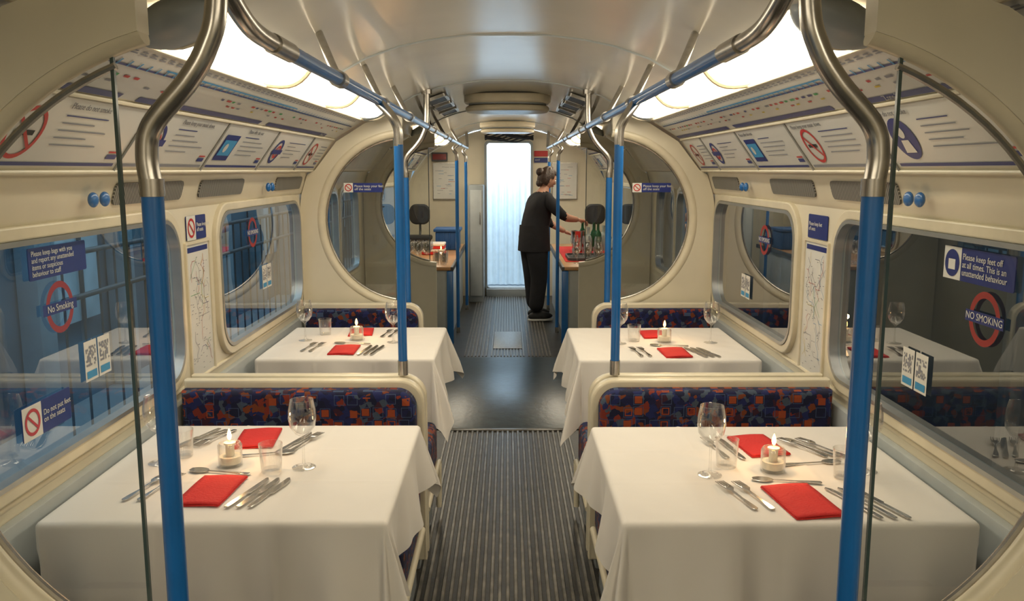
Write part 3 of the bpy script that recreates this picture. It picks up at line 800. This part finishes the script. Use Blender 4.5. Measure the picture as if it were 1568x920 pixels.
def headmesh():
    bm=bmesh.new(); bmesh.ops.create_uvsphere(bm,u_segments=40,v_segments=30,radius=1)
    for v_ in bm.verts:
        x,y,z=v_.co
        s=1.0 if z>-.1 else 1-.38*((-z-.1)/.9)**1.2
        ny_=y*.072*s; nz_=z*.112
        nx_=x*.092*(1 if x<0 else (1.0 if z>0 else 1-.10*(-z)))
        if x<0 and z<-.2: nx_*=1-.35*(-z-.2)
        g=math.exp(-((y/.16)**2))*math.exp(-(((z+.12)/.20)**2)) if x>.3 else 0
        nx_+=.022*g
        for sy in (-.42,.42):
            if x>.2: nx_-=.010*math.exp(-(((y-sy)/.2)**2+((z-.08)/.14)**2))
        if x>.3: nx_+=.006*math.exp(-((y/.25)**2+((z+.45)/.07)**2))+.008*math.exp(-((y/.3)**2+((z+.85)/.15)**2))
        v_.co=Vector((nx_,ny_,nz_))
    me=bpy.data.meshes.new('head'); bm.to_mesh(me); bm.free(); me.materials.append(skin)
    for p in me.polygons: p.use_smooth=True
    return me
Mh=Mw@Matrix.Translation((.155,0,1.505))@Matrix.Rotation(math.radians(5),4,'Z')@Matrix.Rotation(math.radians(22),4,'Y')
me=headmesh(); me.transform(Mh); addobj('head',me,W)
def hp(name,c,s,m,n=14):
    o=blob(name,c,s,m,None,n=n); o.data.transform(Mh); o.parent=W
eyew=mat('eye_white',(.8,.8,.78),.3); iris=mat('iris',(.05,.03,.02),.2); lip=mat('lips',(.5,.15,.13),.5)
for sy in (-1,1):
    hp('eye',(.078,sy*.029,.008),(.011,.013,.009),eyew); hp('iris',(.0875,sy*.029,.008),(.003,.005,.005),iris)
    hp('eyebrow',(.086,sy*.03,.026),(.004,.016,.003),hairm)
    hp('ear',(-.003,sy*.073,-.008),(.018,.007,.028),skin)
hp('mouth',(.088,0,-.05),(.006,.022,.006),lip)
bm=bmesh.new(); bmesh.ops.create_uvsphere(bm,u_segments=48,v_segments=30,radius=1)
dl=[v_ for v_ in bm.verts if (v_.co.x>.45 and v_.co.z<.45) or (v_.co.x>.05 and v_.co.z<.0) or v_.co.z<-.72]
bmesh.ops.delete(bm,geom=dl,context='VERTS')
for v_ in bm.verts:
    x,y,z=v_.co; a=math.atan2(y,x); k=1+.03*math.sin(a*11+z*5)
    v_.co=Vector((x*.107*k-.006,y*.087*k,z*.125*k+.006))
me=bpy.data.meshes.new('hair'); bm.to_mesh(me); bm.free(); me.materials.append(hairm)
for p in me.polygons: p.use_smooth=True
me.transform(Mh); addobj('hair',me,W)
hp('hair_bun',(-.105,0,.035),(.045,.047,.045),hairm,18); hp('hair_nape',(-.07,0,-.07),(.035,.05,.045),hairm)
def hand(wrist,direction,palmn,curl,mir):
    d=Vector(direction).normalized(); n=Vector(palmn); n=(n-d*n.dot(d)).normalized(); s=d.cross(n)*mir
    w=Vector(wrist)
    V=[w-d*.02,w+d*.02,w+d*.055,w+d*.082]; E=[(0,1),(1,2),(2,3)]; R=[.024,(.024,.02),(.034,.016),(.034,.014)]; roots=[0]
    for k,(off,L) in enumerate(((.028,.070),(.010,.078),(-.009,.072),(-.027,.056))):
        b=len(V); p=w+d*.068+s*off; ang=0; V.append(p)
        for j,fr in enumerate((.42,.33,.25)):
            ang+=curl*(.6 if j==0 else 1)
            p=p+(d*math.cos(ang)+n*math.sin(ang))*L*fr*1.15; V.append(p)
        E+=[(b,b+1),(b+1,b+2),(b+2,b+3)]; R+=[.0095,.009,.008,.0065]; roots.append(b)
    b=len(V); p=w+d*.025+s*.02; V.append(p)
    for q in (s*.7+d*.6+n*.25,s*.35+d*.8+n*.45,d*.8+n*.6):
        p=p+q.normalized()*.03; V.append(p)
    E+=[(b,b+1),(b+1,b+2),(b+2,b+3)]; R+=[.013,.011,.0095,.0075]; roots.append(b)
    return skinmesh('hand',[tuple(v_) for v_ in V],E,R,[skin],roots,2)
me=hand((.465,-.128,1.074),(.9,.2,-.15),(0,.2,-1),.55,1); me.transform(Mw); addobj('hand_right',me,W)
me=hand((.425,.128,.928),(.9,-.25,-.35),(0,-.2,-1),.5,-1); me.transform(Mw); addobj('hand_left',me,W)
for sx,sy,a in ((-.01,-.10,-.1),(.05,.11,.15)):
    M=Mw@Matrix.Translation((sx,sy,0))@Matrix.Rotation(a,4,'Z')
    bm=bmesh.new(); bmesh.ops.create_uvsphere(bm,u_segments=24,v_segments=16,radius=1)
    for v_ in bm.verts:
        x,y,z=v_.co; h_=.055 if x<.1 else .055-.02*x
        v_.co=Vector((x*.135+.055,y*(.046 if x>0 else .038),max(z,-.7)*h_+.058))
    me=bpy.data.meshes.new('trainer'); bm.to_mesh(me); bm.free(); me.materials.append(shoe)
    for p in me.polygons: p.use_smooth=True
    me.transform(M); addobj('trainer',me,W)
    ol=[(.055+.138*math.cos(t),(.048 if math.cos(t)>0 else .040)*math.sin(t)) for t in [2*math.pi*k/32 for k in range(32)]]
    shape('trainer_sole',[ol],.022,sole,M@Matrix.Translation((0,0,.0195)),W,bevel=.005)

# outside the carriage -------------------------------------------------------------
e=empty('station_building')
box('facade',-4.3,-4.1,-3,24,-.6,4.5,mat('facade_teal_render',(.06,.14,.20),.8,var=.35,nscale=1.1),e,bev=0)
for k in range(16):
    y=-1+k*1.6
    box('pillar',-4.08,-3.9,y,y+.25,-.6,4.2,mat('pillar_grey',(.20,.30,.36),.6,var=.2,nscale=3),e,bev=.01)
    if k%2:
        box('doorway_pane',-4.09,-4.0,y+.5,y+1.3,.2,2.6,mat('window_pane_pale',(.50,.66,.74),.3,var=.3,nscale=2),e,bev=.01)
        box('doorway_bar',-4.0,-3.97,y+.88,y+.92,.2,2.6,darkg,e,bev=.004)
e=empty('platform_railing')
for z in (.75,1.05): tube('rail',[(-2.9,5.5,z),(-2.9,20,z)],.02,darkg,e,smooth=False)
for k in range(58): tube('post',[(-2.9,5.5+.25*k,-.6),(-2.9,5.5+.25*k,1.05)],.009,darkg,e,smooth=False,res=2)
e=empty('tunnel_wall'); box('dark_rendered_wall',2.6,2.8,-3,24,-.6,4.5,mat('tunnel_wall_render',(.035,.042,.045),.8,var=.5,nscale=1.3),e,bev=0)
for k in range(12):
    y=-2+k*2.0; box('wall_rib',2.5,2.6,y,y+.2,-.6,4.5,mat('rib_grey',(.09,.105,.11),.7),e,bev=.01)
box('ground',-5,3,-3,24,-.7,-.6,greyp,None,bev=0)

# lights -----------------------------------------------------------------------
def area(name,loc,rot,sx,sy,p,c):
    l=bpy.data.lights.new(name,'AREA'); l.shape='RECTANGLE'; l.size=sx; l.size_y=sy; l.energy=p; l.color=c
    o=bpy.data.objects.new(name,l); COL.objects.link(o); o.location=loc; o.rotation_euler=rot; return o
area('curtain_daylight',(0,11.1,2.6),(math.radians(35),0,0),1.6,.5,46,(.86,.94,1))
area('platform_daylight',(-1.9,10,4.4),(0,math.radians(40),0),1.2,22,210,(.66,.86,1))
w=bpy.data.worlds.new('world'); S.world=w; w.use_nodes=True
w.node_tree.nodes['Background'].inputs[0].default_value=(.38,.58,.8,1); w.node_tree.nodes['Background'].inputs[1].default_value=.4

# camera -------------------------------------------------------------------------
cam=bpy.data.cameras.new('camera'); co=bpy.data.objects.new('camera',cam); COL.objects.link(co)
cam.sensor_width=36; cam.lens=36*1300/1568; cam.clip_start=.02
co.location=(0,0,1.6); co.rotation_euler=(math.radians(90-8.75),0,math.radians(-.3))
S.camera=co
S.view_settings.view_transform='Standard'; S.view_settings.look='None'; S.view_settings.exposure=.68
